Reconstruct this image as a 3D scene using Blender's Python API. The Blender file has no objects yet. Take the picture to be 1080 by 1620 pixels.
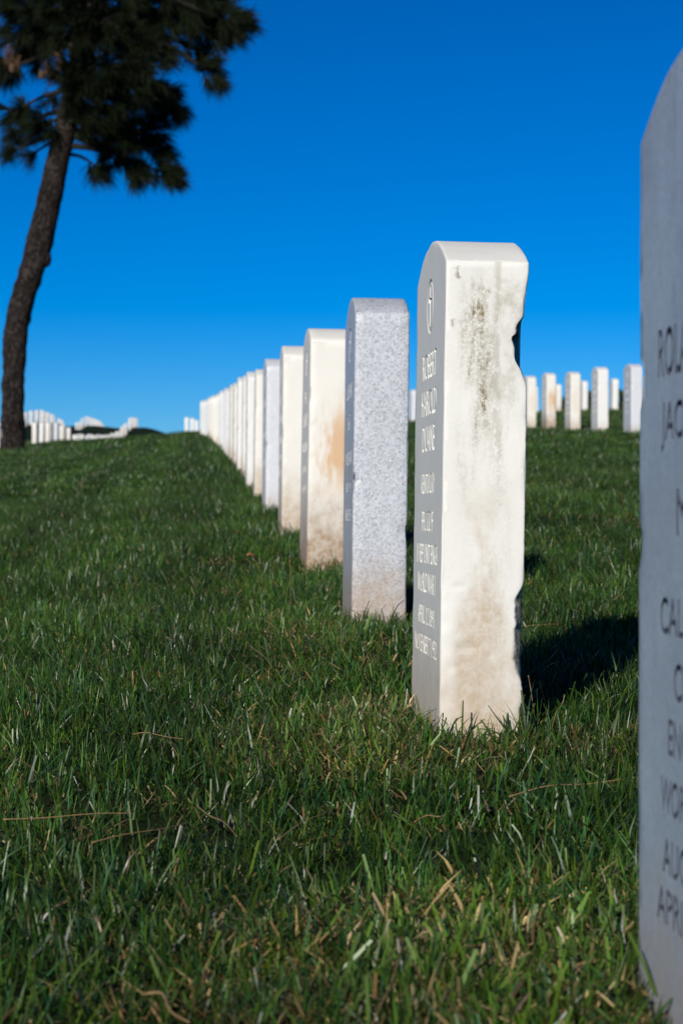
import bpy, bmesh, math, random
import numpy as np
from mathutils import Vector, Matrix, Quaternion, noise

R = math.radians
random.seed(7)
rng = np.random.default_rng(11)
scene = bpy.context.scene
col = scene.collection

# ------------------------------------------------------------------ camera
FPX = 3325.0                      # focal length in photo pixels (1620 high)
YAW = math.atan(236.0 / FPX)      # the row of stones runs along +Y, 4 degrees left of the axis
CAM_Z = 0.26
cam_d = bpy.data.cameras.new('camera')
cam = bpy.data.objects.new('camera', cam_d)
col.objects.link(cam)
cam.location = (0, 0, CAM_Z)
cam.rotation_euler = (R(90), 0, -YAW)
cam_d.sensor_fit = 'VERTICAL'
cam_d.sensor_height = 36.0
cam_d.sensor_width = 24.0
cam_d.lens = 36.0 * FPX / 1620.0
cam_d.clip_start = 0.05
cam_d.clip_end = 3000
cam_d.dof.use_dof = True
cam_d.dof.focus_distance = 2.62
cam_d.dof.aperture_fstop = 14.0
cam_d.dof.aperture_blades = 9
scene.camera = cam

# ------------------------------------------------------------------ light
SUN_AZ = 24.0      # shadows fall this many degrees right of the row direction
SUN_EL = 26.0
sun_vec = Vector((-math.sin(R(SUN_AZ)) * math.cos(R(SUN_EL)),
                  -math.cos(R(SUN_AZ)) * math.cos(R(SUN_EL)),
                  math.sin(R(SUN_EL))))
sd = bpy.data.lights.new('sun', 'SUN')
sd.energy = 5.0
sd.angle = R(0.53)
sd.color = (1.0, 0.955, 0.88)
sun = bpy.data.objects.new('sun', sd)
sun.rotation_euler = sun_vec.to_track_quat('Z', 'Y').to_euler()
sun.location = (-20, -40, 25)
col.objects.link(sun)

world = bpy.data.worlds.new('World')
scene.world = world
world.use_nodes = True
wn = world.node_tree.nodes
wl = world.node_tree.links
wn.clear()
sky = wn.new('ShaderNodeTexSky')
sky.sky_type = 'NISHITA'
sky.sun_disc = False
sky.sun_elevation = R(SUN_EL)
sky.sun_rotation = R(180 + SUN_AZ)
sky.altitude = 1500
sky.air_density = 1.0
sky.dust_density = 0.0
sky.ozone_density = 10.0
hsv = wn.new('ShaderNodeHueSaturation')
hsv.inputs['Saturation'].default_value = 1.13
hsv.inputs['Hue'].default_value = 0.495
bg = wn.new('ShaderNodeBackground')
bg.inputs['Strength'].default_value = 0.08
wo = wn.new('ShaderNodeOutputWorld')
scl = wn.new('ShaderNodeVectorMath'); scl.operation = 'SCALE'
scl.inputs['Scale'].default_value = 0.56
gam = wn.new('ShaderNodeGamma')
gam.inputs['Gamma'].default_value = 1.4
wl.new(sky.outputs[0], scl.inputs[0])
wl.new(scl.outputs[0], gam.inputs['Color'])
wl.new(gam.outputs[0], hsv.inputs['Color'])
wl.new(hsv.outputs[0], bg.inputs[0])
wl.new(bg.outputs[0], wo.inputs[0])

scene.render.engine = 'CYCLES'
scene.view_settings.view_transform = 'Standard'
scene.view_settings.look = 'None'
scene.view_settings.exposure = 0.0
scene.view_settings.gamma = 1.0
scene.cycles.use_denoising = True
scene.cycles.max_bounces = 6
scene.cycles.diffuse_bounces = 3
scene.cycles.glossy_bounces = 2
scene.cycles.transmission_bounces = 3
scene.cycles.transparent_max_bounces = 4

# ------------------------------------------------------------------ geometry of the place
PY = np.array([-40, 2.54, 30, 40, 48, 56, 66, 78, 100, 118, 135, 155, 190, 260, 400, 900.0])
PZ = np.array([-2.0, 0.0, 1.29, 1.74, 2.07, 2.30, 2.45, 2.62, 3.25, 4.3, 5.0, 5.1, 4.0, 0.0, -12, -60.0])
_ty = np.arange(-40, 900, 0.5)
_tz = np.interp(_ty, PY, PZ)
_k = np.hanning(15); _k /= _k.sum()
_tz = np.convolve(np.pad(_tz, 7, mode='edge'), _k, mode='valid')


# the ground under the left rows beyond the first crest
L1Y = [40, 50, 57, 62, 70, 80, 90, 100, 110, 120, 130, 150, 170, 260, 400, 900]
L1Z = [1.43, 1.90, 2.14, 1.95, 2.25, 2.60, 2.97, 3.47, 4.20, 5.03, 5.50, 6.00, 5.6, 1.0, -12, -60]
L2Y = [40, 57, 75, 90, 100, 114, 122, 131, 140, 148, 160, 170, 185, 260, 400, 900]
L2Z = [1.2, 1.9, 2.7, 3.95, 4.5, 4.65, 4.6, 5.3, 6.0, 6.3, 6.6, 6.5, 5.8, 1.0, -12, -60]


def terrain(X, Y):
    X = np.asarray(X, float); Y = np.asarray(Y, float)
    z = np.interp(Y, _ty, _tz)
    fade = np.clip((78 - Y) / 24.0, 0, 1); fade = fade * fade * (3 - 2 * fade)
    xr = 26 * np.tanh((X - 0.35) / 26)
    cross = np.where(X > 0.35, 0.062 * xr, 0.078 * xr * fade)
    near = np.clip((Y - 2.0) / 4.0, 0, 1)
    z = z + cross * (0.35 + 0.65 * near)
    l1 = np.interp(Y, L1Y, L1Z); l2 = np.interp(Y, L2Y, L2Z)
    a = np.clip((-0.4 - X) / 2.6, 0, 1); a = a * a * (3 - 2 * a)
    b = np.clip((-3.9 - X) / 2.7, 0, 1); b = b * b * (3 - 2 * b)
    far = (z * (1 - a) + l1 * a) * (1 - b) + (l2 - 0.05 * np.clip(-7.4 - X, 0, 30)) * b
    k = np.clip((Y - 44) / 8.0, 0, 1); k = k * k * (3 - 2 * k)
    z = z * (1 - k) + far * k
    z = z + 0.010 * np.sin(X * 3.1 + 1.3) * np.sin(Y * 2.3) + 0.006 * np.sin(X * 7.7 + Y * 5.3)
    return z - 0.018


def tz(x, y):
    return float(terrain(x, y))


cY, sY = math.cos(YAW), math.sin(YAW)


def unproject(px, py, Y):
    """the point of the place at row-depth Y that the photo shows at pixel (px, py)"""
    u = (px - 540.0) / FPX; v = (810.0 - py) / FPX
    d = Vector((u * cY + sY, -u * sY + cY, v))
    return Vector((0, 0, CAM_Z)) + d * (Y / d.y)


def ground_at(px, py):
    y = 0.6
    while y < 80:
        p = unproject(px, py, y)
        if p.z <= tz(p.x, p.y) + 0.03:
            return p
        y += 0.01
    return unproject(px, py, 10)


def mesh_obj(name, verts, faces, mat=None, parent=None, smooth=False):
    me = bpy.data.meshes.new(name)
    me.from_pydata(verts, [], faces)
    me.update()
    if smooth:
        me.shade_smooth()
    o = bpy.data.objects.new(name, me)
    col.objects.link(o)
    if mat is not None:
        me.materials.append(mat)
    if parent is not None:
        o.parent = parent
    return o


def tag(o, label=None, cat=None, group=None, kind=None):
    if label: o['label'] = label
    if cat: o['category'] = cat
    if group: o['group'] = group
    if kind: o['kind'] = kind
    return o


# ------------------------------------------------------------------ materials
class NT:
    def __init__(self, name):
        self.m = bpy.data.materials.new(name)
        self.m.use_nodes = True
        self.n = self.m.node_tree.nodes
        self.l = self.m.node_tree.links
        self.n.clear()
        self.out = self.n.new('ShaderNodeOutputMaterial')

    def node(self, t, **kw):
        nd = self.n.new(t)
        for k, v in kw.items():
            if k.startswith('i_'):
                nd.inputs[k[2:].replace('_', ' ')].default_value = v
            else:
                setattr(nd, k, v)
        return nd

    def link(self, a, b):
        self.l.new(a, b)

    def math(self, op, a, b=None, clamp=False):
        nd = self.n.new('ShaderNodeMath'); nd.operation = op; nd.use_clamp = clamp
        for i, v in enumerate((a, b)):
            if v is None: continue
            if isinstance(v, (int, float)): nd.inputs[i].default_value = v
            else: self.l.new(v, nd.inputs[i])
        return nd.outputs[0]

    def ramp(self, fac, stops):
        nd = self.n.new('ShaderNodeValToRGB')
        el = nd.color_ramp.elements
        el[0].position, el[0].color = stops[0][0], stops[0][1]
        el[1].position, el[1].color = stops[-1][0], stops[-1][1]
        for p, c in stops[1:-1]:
            e = el.new(p); e.color = c
        self.l.new(fac, nd.inputs[0])
        return nd.outputs[0]

    def smooth(self, v, a, b):
        nd = self.n.new('ShaderNodeMapRange'); nd.interpolation_type = 'SMOOTHSTEP'
        nd.inputs['From Min'].default_value = a; nd.inputs['From Max'].default_value = b
        self.l.new(v, nd.inputs['Value'])
        return nd.outputs['Result']

    def mix(self, fac, a, b, mode='MIX'):
        nd = self.n.new('ShaderNodeMix'); nd.data_type = 'RGBA'; nd.blend_type = mode
        for sock, v in ((nd.inputs[0], fac), (nd.inputs[6], a), (nd.inputs[7], b)):
            if isinstance(v, (int, float)): sock.default_value = v
            elif isinstance(v, tuple): sock.default_value = v if len(v) == 4 else (*v, 1)
            else: self.l.new(v, sock)
        return nd.outputs[2]

    def noise(self, vec, scale, detail=4, rough=0.55, dist=0.0):
        nd = self.n.new('ShaderNodeTexNoise')
        nd.inputs['Scale'].default_value = scale
        nd.inputs['Detail'].default_value = detail
        nd.inputs['Roughness'].default_value = rough
        nd.inputs['Distortion'].default_value = dist
        self.l.new(vec, nd.inputs['Vector'])
        return nd.outputs['Fac']

    def mapped(self, vec, scale=(1, 1, 1), loc=(0, 0, 0)):
        nd = self.n.new('ShaderNodeMapping')
        nd.inputs['Scale'].default_value = scale
        nd.inputs['Location'].default_value = loc
        self.l.new(vec, nd.inputs['Vector'])
        return nd.outputs[0]


def g(v):
    return (v, v, v, 1)


def marble(name, base, vein=0.05, grain=0.0, streak=0.0, soil=0.5, soil_h=0.14, rust=0.0, seed=0.0,
           soil_col=(0.34, 0.22, 0.11), streak_col=(0.20, 0.155, 0.08), rough=0.55, hero=False, bias=0.0):
    t = NT(name)
    tc = t.node('ShaderNodeTexCoord').outputs['Object']
    rnd = t.node('ShaderNodeObjectInfo').outputs['Random']
    off = t.node('ShaderNodeCombineXYZ')
    t.link(t.math('MULTIPLY', rnd, 37.0), off.inputs[0]); t.link(t.math('MULTIPLY', rnd, 91.0), off.inputs[1])
    off.inputs[2].default_value = seed
    va = t.node('ShaderNodeVectorMath', operation='ADD')
    t.link(tc, va.inputs[0]); t.link(off.outputs[0], va.inputs[1])
    P = va.outputs[0]
    sep = t.node('ShaderNodeSeparateXYZ'); t.link(tc, sep.inputs[0])
    x, y, z = sep.outputs
    # broad clouding
    n1 = t.noise(P, 7, 5, 0.6)
    lo = tuple(c * (1 - vein * 2.2) for c in base)
    colr = t.mix(n1, (*lo, 1), (*base, 1))
    n2 = t.noise(t.mapped(P, (1, 1, 0.35)), 28, 4, 0.6, 0.4)
    colr = t.mix(t.math('MULTIPLY', t.smooth(n2, 0.55, 0.8), 0.25), colr, tuple(c * 0.8 for c in base))
    hgt = t.math('MULTIPLY', t.noise(P, 160, 3, 0.6), 0.35)
    if grain > 0:
        vo = t.node('ShaderNodeTexVoronoi'); vo.inputs['Scale'].default_value = 520
        t.link(P, vo.inputs['Vector'])
        gr = t.node('ShaderNodeRGBToBW'); t.link(vo.outputs['Color'], gr.inputs[0])
        vo2 = t.node('ShaderNodeTexVoronoi'); vo2.inputs['Scale'].default_value = 260
        t.link(P, vo2.inputs['Vector'])
        gr2 = t.node('ShaderNodeRGBToBW'); t.link(vo2.outputs['Color'], gr2.inputs[0])
        gg = t.math('MULTIPLY', t.math('ADD', gr.outputs[0], gr2.outputs[0]), 0.5)
        colr = t.mix(grain, colr, t.ramp(gg, [(0.2, g(0.45)), (0.5, g(0.95)), (0.85, g(1.25))]), 'MULTIPLY')
        hgt = t.math('ADD', hgt, t.math('MULTIPLY', gr.outputs[0], 0.5 * grain))
    # algae and lichen streaks running down from the top edge
    if streak > 0:
        s1 = t.noise(t.mapped(P, (1, 1, 0.18)), 30, 5, 0.65)
        s2 = t.noise(t.mapped(P, (1, 1, 0.55)), 95, 5, 0.7)
        if hero:
            # centre of the end face, densest in its upper half
            cen = t.math('ADD', x, -0.004)
            band = t.math('SUBTRACT', 1.0, t.smooth(t.math('ABSOLUTE', cen), 0.008, 0.05))
            up = t.math('MULTIPLY', t.smooth(z, 0.16, 0.40), t.math('SUBTRACT', 1.0, t.smooth(z, 0.50, 0.57)))
            up = t.math('MAXIMUM', up, t.math('MULTIPLY', t.math('SUBTRACT', 1.0, t.smooth(z, 0.22, 0.30)), 0.25))
            msk = t.math('MULTIPLY', band, up)
        else:
            msk = t.smooth(z, 0.05, 0.5)
        v = t.math('MULTIPLY', t.smooth(s1, 0.50, 0.66), t.smooth(s2, 0.46, 0.60))
        v = t.math('ADD', v, t.math('MULTIPLY', t.math('MULTIPLY', t.smooth(s1, 0.38, 0.62), t.smooth(t.noise(P, 260, 4, 0.75), 0.34, 0.60)), 0.75))
        colr = t.mix(t.math('MULTIPLY', t.math('MULTIPLY', v, msk), streak, True), colr, streak_col)
        if hero:
            # small lichen spots close under the arch, end face only
            wob = t.node('ShaderNodeTexNoise'); wob.inputs['Scale'].default_value = 90
            t.link(P, wob.inputs['Vector'])
            wv = t.node('ShaderNodeVectorMath', operation='MULTIPLY_ADD')
            t.link(wob.outputs['Color'], wv.inputs[0]); wv.inputs[1].default_value = (0.02, 0.02, 0.03); t.link(P, wv.inputs[2])
            vs = t.node('ShaderNodeTexVoronoi'); vs.inputs['Scale'].default_value = 44
            t.link(t.mapped(wv.outputs[0], (1, 0, 1)), vs.inputs['Vector'])
            rsel = t.node('ShaderNodeSeparateColor'); t.link(vs.outputs['Color'], rsel.inputs[0])
            sp = t.math('SUBTRACT', 1.0, t.smooth(vs.outputs['Distance'], 0.03, 0.30))
            sp = t.math('MULTIPLY', sp, t.smooth(rsel.outputs[0], 0.35, 0.6))
            endf = t.math('SUBTRACT', 1.0, t.smooth(y, -0.163, -0.155))
            sm = t.math('MULTIPLY', sp, t.math('MULTIPLY', t.math('MULTIPLY', t.smooth(z, 0.44, 0.52), endf), t.smooth(s2, 0.35, 0.6)))
            colr = t.mix(t.math('MULTIPLY', sm, 0.9), colr, (0.12, 0.10, 0.03))
            thin = t.math('SUBTRACT', 1.0, t.smooth(t.math('ABSOLUTE', t.math('ADD', x, t.math('MULTIPLY', s1, -0.03))), 0.0008, 0.009))
            thin = t.math('MULTIPLY', thin, t.math('MULTIPLY', t.smooth(z, 0.31, 0.36), t.smooth(s2, 0.40, 0.52)))
            colr = t.mix(t.math('MULTIPLY', t.math('MULTIPLY', thin, endf), 0.35), colr, (0.22, 0.16, 0.09))
            gen = t.smooth(t.noise(P, 22, 5, 0.65), 0.48, 0.75)
            gm = t.math('MULTIPLY', t.math('MULTIPLY', gen, t.smooth(z, 0.27, 0.36)), t.smooth(x, -0.03, 0.02))
            colr = t.mix(t.math('MULTIPLY', t.math('MULTIPLY', gm, endf), 0.75), colr, (0.34, 0.32, 0.24))
    # rust-orange bleed
    if rust > 0:
        r1 = t.noise(t.mapped(P, (1, 1, 0.3)), 20, 4, 0.6)
        rz = t.math('MULTIPLY', t.smooth(z, 0.14, 0.26), t.math('SUBTRACT', 1.0, t.smooth(z, 0.32, 0.46)))
        rx = t.smooth(x, -0.045, -0.02)
        rr = t.math('MULTIPLY', t.math('MULTIPLY', t.smooth(r1, 0.32, 0.52), rz), rx)
        colr = t.mix(t.math('MULTIPLY', rr, rust, True), colr, (0.56, 0.34, 0.16))
    # soil splash near the ground
    w = t.noise(t.mapped(P, (1, 1, 0.6)), 26, 5, 0.65)
    hh = t.math('ADD', z, t.math('MULTIPLY', t.math('SUBTRACT', w, 0.5), -soil_h * 1.6))
    sf = t.math('SUBTRACT', 1.0, t.smooth(hh, 0.0 + bias, soil_h * 1.6 + bias))
    mot = t.smooth(t.noise(P, 60, 4, 0.7), 0.25, 0.7)
    sf = t.math('MULTIPLY', sf, t.math('ADD', t.math('MULTIPLY', mot, 0.45), 0.55))
    colr = t.mix(t.math('MULTIPLY', sf, soil, True), colr, soil_col)
    if hero:
        # old dirt on both broken surfaces, the upper one's shade painted in near-black
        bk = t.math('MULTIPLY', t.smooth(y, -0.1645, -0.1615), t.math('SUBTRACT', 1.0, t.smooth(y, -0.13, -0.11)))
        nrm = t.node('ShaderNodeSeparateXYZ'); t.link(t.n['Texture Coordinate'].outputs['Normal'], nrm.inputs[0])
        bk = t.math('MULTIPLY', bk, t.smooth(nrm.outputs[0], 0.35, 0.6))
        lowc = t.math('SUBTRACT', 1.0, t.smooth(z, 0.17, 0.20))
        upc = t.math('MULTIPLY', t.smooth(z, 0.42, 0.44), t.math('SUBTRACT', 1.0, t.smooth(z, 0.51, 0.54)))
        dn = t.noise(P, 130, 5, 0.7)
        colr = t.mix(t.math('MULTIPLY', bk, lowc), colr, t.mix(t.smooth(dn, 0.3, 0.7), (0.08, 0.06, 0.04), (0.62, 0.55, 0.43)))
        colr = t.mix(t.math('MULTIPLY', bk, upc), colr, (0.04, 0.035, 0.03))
        # pale worn strip beside the front edge, tan patches below
        tan = t.math('MULTIPLY', t.smooth(t.noise(t.mapped(P, (1, 1, 0.5)), 18, 5, 0.6), 0.38, 0.62),
                     t.math('SUBTRACT', 1.0, t.smooth(z, 0.20, 0.32)))
        tan = t.math('MULTIPLY', tan, t.math('MULTIPLY', t.smooth(x, -0.040, -0.024),
                                             t.math('SUBTRACT', 1.0, t.smooth(x, 0.02, 0.045))))
        tan = t.math('MULTIPLY', tan, t.math('ADD', t.math('MULTIPLY', t.smooth(t.noise(P, 85, 5, 0.75), 0.36, 0.64), 0.5), 0.5))
        colr = t.mix(t.math('MULTIPLY', tan, 0.7), colr, (0.40, 0.285, 0.165))
        fine = t.smooth(t.noise(P, 330, 3, 0.7), 0.60, 0.72)
        colr = t.mix(t.math('MULTIPLY', fine, 0.22), colr, (0.3, 0.24, 0.16))
    # bump and surface
    bp = t.node('ShaderNodeBump'); bp.inputs['Strength'].default_value = 0.35
    bp.inputs['Distance'].default_value = 0.0016
    t.link(t.math('ADD', hgt, t.math('MULTIPLY', n2, 0.4)), bp.inputs['Height'])
    b = t.node('ShaderNodeBsdfPrincipled')
    t.link(colr, b.inputs['Base Color'])
    b.inputs['Roughness'].default_value = rough
    b.inputs['Specular IOR Level'].default_value = 0.35
    t.link(bp.outputs[0], b.inputs['Normal'])
    t.link(b.outputs[0], t.out.inputs[0])
    return t.m


WHITE = (0.72, 0.69, 0.62)
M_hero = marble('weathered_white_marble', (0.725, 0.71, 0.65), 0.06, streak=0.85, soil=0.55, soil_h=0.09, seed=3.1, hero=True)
M_grey = marble('grey_crystalline_marble', (0.53, 0.545, 0.575), 0.10, grain=0.75, soil=0.7, soil_h=0.09, seed=9.2, rough=0.42)
M_near = marble('blue_grey_marble', (0.40, 0.48, 0.56), 0.20, grain=0.3, soil=0.45, soil_h=0.08, seed=5.5, streak=0.4, rough=0.5,
                streak_col=(0.2, 0.23, 0.3))
M_rust = marble('rust_streaked_marble', WHITE, 0.03, soil=0.95, soil_h=0.15, rust=0.85, seed=1.7, soil_col=(0.24, 0.13, 0.045))
M_soil = marble('soil_stained_marble', WHITE, 0.03, soil=0.8, soil_h=0.15, seed=6.3)
M_pale = marble('pale_grey_marble', (0.62, 0.63, 0.65), 0.04, grain=0.35, soil=0.4, soil_h=0.07, seed=2.9)
M_cream = marble('cream_marble', WHITE, 0.03, soil=0.7, soil_h=0.11, rust=0.25, seed=8.8)
M_white = marble('white_marble', (0.71, 0.70, 0.66), 0.03, soil=0.4, soil_h=0.07, seed=4.4)


def plain(name, c, rough=0.8, nscale=40, var=0.3, bump=0.0):
    t = NT(name)
    tc = t.node('ShaderNodeTexCoord').outputs['Object']
    n = t.noise(tc, nscale, 4, 0.6)
    colr = t.mix(n, tuple(v * (1 - var) for v in c), tuple(v * (1 + var) for v in c))
    b = t.node('ShaderNodeBsdfPrincipled')
    t.link(colr, b.inputs['Base Color']); b.inputs['Roughness'].default_value = rough
    b.inputs['Specular IOR Level'].default_value = 0.3
    if bump:
        bp = t.node('ShaderNodeBump'); bp.inputs['Distance'].default_value = bump
        t.link(n, bp.inputs['Height']); t.link(bp.outputs[0], b.inputs['Normal'])
    t.link(b.outputs[0], t.out.inputs[0])
    return t.m


M_ink = plain('grime_in_letters', (0.05, 0.06, 0.085), 0.8, 200, 0.4)
M_cut = plain('cut_marble', (0.78, 0.77, 0.73), 0.7, 120, 0.08)
M_cutgrey = plain('cut_grey_marble', (0.55, 0.58, 0.63), 0.7, 120, 0.08)
M_straw = plain('dry_straw', (0.24, 0.15, 0.07), 0.6, 60, 0.35)
M_leaf = plain('dead_leaf', (0.30, 0.14, 0.06), 0.7, 60, 0.4)
M_cone = plain('pine_cone', (0.07, 0.04, 0.02), 0.8, 30, 0.4)
M_dead = plain('dead_needles', (0.09, 0.045, 0.02), 0.8, 10, 0.4)


def ground_mat():
    t = NT('turf_soil')
    P = t.node('ShaderNodeNewGeometry').outputs['Position']
    n1 = t.noise(P, 0.35, 4, 0.6); n2 = t.noise(P, 3.0, 5, 0.65); n3 = t.noise(P, 38, 4, 0.7)
    c = t.mix(t.smooth(n1, 0.35, 0.65), (0.010, 0.024, 0.003), (0.018, 0.036, 0.005))
    c = t.mix(t.math('MULTIPLY', t.smooth(n2, 0.45, 0.7), 0.5), c, (0.045, 0.045, 0.014))
    c = t.mix(t.smooth(n3, 0.35, 0.7), t.mix(1.0, c, g(0.35), 'MULTIPLY'), c)
    bp = t.node('ShaderNodeBump'); bp.inputs['Distance'].default_value = 0.03
    t.link(n3, bp.inputs['Height'])
    b = t.node('ShaderNodeBsdfPrincipled'); t.link(c, b.inputs['Base Color'])
    b.inputs['Roughness'].default_value = 0.95; b.inputs['Specular IOR Level'].default_value = 0.1
    t.link(bp.outputs[0], b.inputs['Normal'])
    t.link(b.outputs[0], t.out.inputs[0])
    return t.m


def grass_mat():
    t = NT('grass_blades')
    at = t.node('ShaderNodeAttribute'); at.attribute_name = 'bcol'
    P = t.node('ShaderNodeNewGeometry').outputs['Position']
    rnd = t.node('ShaderNodeObjectInfo').outputs['Random']
    n1 = t.noise(P, 1.6, 4, 0.65); n2 = t.noise(P, 5.0, 4, 0.6)
    val = t.math('ADD', t.math('MULTIPLY', rnd, 0.35), t.math('ADD', t.math('MULTIPLY', n1, 1.25), 0.06))
    # faint mowing bands along the rows
    wv = t.node('ShaderNodeTexWave'); wv.wave_type = 'BANDS'; wv.bands_direction = 'X'
    wv.inputs['Scale'].default_value = 0.55; wv.inputs['Distortion'].default_value = 1.2; wv.inputs['Detail'].default_value = 2
    wv.inputs['Detail Scale'].default_value = 0.6
    t.link(P, wv.inputs['Vector'])
    val = t.math('MULTIPLY', val, t.math('ADD', t.math('MULTIPLY', wv.outputs['Fac'], 0.34), 0.83))
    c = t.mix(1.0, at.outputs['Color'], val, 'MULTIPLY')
    c = t.mix(t.math('MULTIPLY', t.smooth(n2, 0.52, 0.75), 0.45), c,
              t.mix(1.0, c, (2.0, 1.3, 0.8, 1), 'MULTIPLY'))
    b = t.node('ShaderNodeBsdfPrincipled'); t.link(c, b.inputs['Base Color'])
    b.inputs['Roughness'].default_value = 0.38; b.inputs['Specular IOR Level'].default_value = 0.42
    tr = t.node('ShaderNodeBsdfTranslucent'); t.link(t.mix(1.0, c, (1.1, 1.2, 0.5, 1), 'MULTIPLY'), tr.inputs[0])
    mx = t.node('ShaderNodeMixShader'); mx.inputs[0].default_value = 0.22
    t.link(b.outputs[0], mx.inputs[1]); t.link(tr.outputs[0], mx.inputs[2])
    t.link(mx.outputs[0], t.out.inputs[0])
    return t.m


def bark_mat():
    t = NT('pine_bark')
    P = t.mapped(t.node('ShaderNodeTexCoord').outputs['Object'], (1, 1, 0.6))
    vo = t.node('ShaderNodeTexVoronoi'); vo.inputs['Scale'].default_value = 10.5
    nz = t.node('ShaderNodeTexNoise'); nz.inputs['Scale'].default_value = 9
    t.link(P, nz.inputs['Vector'])
    ad = t.node('ShaderNodeVectorMath', operation='MULTIPLY_ADD')
    t.link(nz.outputs['Color'], ad.inputs[0]); ad.inputs[1].default_value = (0.3, 0.3, 0.3); t.link(P, ad.inputs[2])
    t.link(ad.outputs[0], vo.inputs['Vector'])
    vo.feature = 'DISTANCE_TO_EDGE'
    crack = t.smooth(t.math('ADD', vo.outputs['Distance'], t.math('MULTIPLY', t.noise(P, 5, 4, 0.7), 0.25)), 0.08, 0.30)
    n = t.noise(P, 22, 5, 0.65)
    c = t.mix(n, (0.014, 0.011, 0.009), (0.068, 0.055, 0.048))
    c = t.mix(crack, (0.012, 0.009, 0.008), c)
    b = t.node('ShaderNodeBsdfPrincipled'); t.link(c, b.inputs['Base Color'])
    b.inputs['Roughness'].default_value = 0.95; b.inputs['Specular IOR Level'].default_value = 0.1
    bp = t.node('ShaderNodeBump'); bp.inputs['Distance'].default_value = 0.05
    t.link(t.math('ADD', crack, t.math('MULTIPLY', n, 0.5)), bp.inputs['Height'])
    t.link(bp.outputs[0], b.inputs['Normal'])
    t.link(b.outputs[0], t.out.inputs[0])
    return t.m


def needle_mat(name, lo, hi):
    t = NT(name)
    P = t.node('ShaderNodeTexCoord').outputs['Object']
    n = t.noise(P, 1.6, 4, 0.6); n2 = t.noise(P, 14, 3, 0.6)
    c = t.mix(t.math('MULTIPLY', t.math('ADD', n, n2), 0.5), lo, hi)
    b = t.node('ShaderNodeBsdfPrincipled'); t.link(c, b.inputs['Base Color'])
    b.inputs['Roughness'].default_value = 0.7; b.inputs['Specular IOR Level'].default_value = 0.15
    t.link(b.outputs[0], t.out.inputs[0])
    return t.m


M_ground = ground_mat()
M_grass = grass_mat()
M_bark = bark_mat()
M_needle = needle_mat('pine_needles', (0.003, 0.006, 0.002), (0.012, 0.019, 0.005))
M_limb = plain('limb_bark', (0.016, 0.013, 0.011), 0.95, 8, 0.4)
M_farleaf = needle_mat('far_foliage', (0.012, 0.024, 0.010), (0.035, 0.06, 0.022))

# ------------------------------------------------------------------ ground
ys = np.concatenate([np.arange(-6, 0.5, 0.5), np.arange(0.5, 8, 0.08), np.arange(8, 20, 0.3), np.arange(20, 60, 0.8),
                     np.arange(60, 220, 3), np.arange(220, 900, 25)])
xs = np.concatenate([-np.geomspace(3.2, 300, 34)[::-1], np.arange(-3, 5.01, 0.1), np.geomspace(5.3, 300, 34)])
GX, GY = np.meshgrid(xs, ys)
GZ = terrain(GX, GY)
nxg, nyg = len(xs), len(ys)
gv = np.stack([GX.ravel(), GY.ravel(), GZ.ravel()], 1)
ii = (np.arange(nyg - 1)[:, None] * nxg + np.arange(nxg - 1)[None, :]).ravel()
gf = np.stack([ii, ii + 1, ii + 1 + nxg, ii + nxg], 1)
ground = mesh_obj('ground', gv.tolist(), gf.tolist(), M_ground, smooth=True)
tag(ground, 'green turf slope rising to the crest of the cemetery hill', None, None, 'structure')

# ------------------------------------------------------------------ headstones
SW, ST, SH, SA = 0.33, 0.1016, 0.567, 0.043      # width, thickness, shoulder height, rise of the arch
DEEP = 0.12


def lines(a, b, r, step):
    n = max(2, int(round((b - a - 2 * r) / step)))
    mid = np.linspace(a + r, b - r, n + 1)
    return np.concatenate([[a, a + r * 0.3, a + r * 0.62], mid, [b - r * 0.62, b - r * 0.3, b]])


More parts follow.
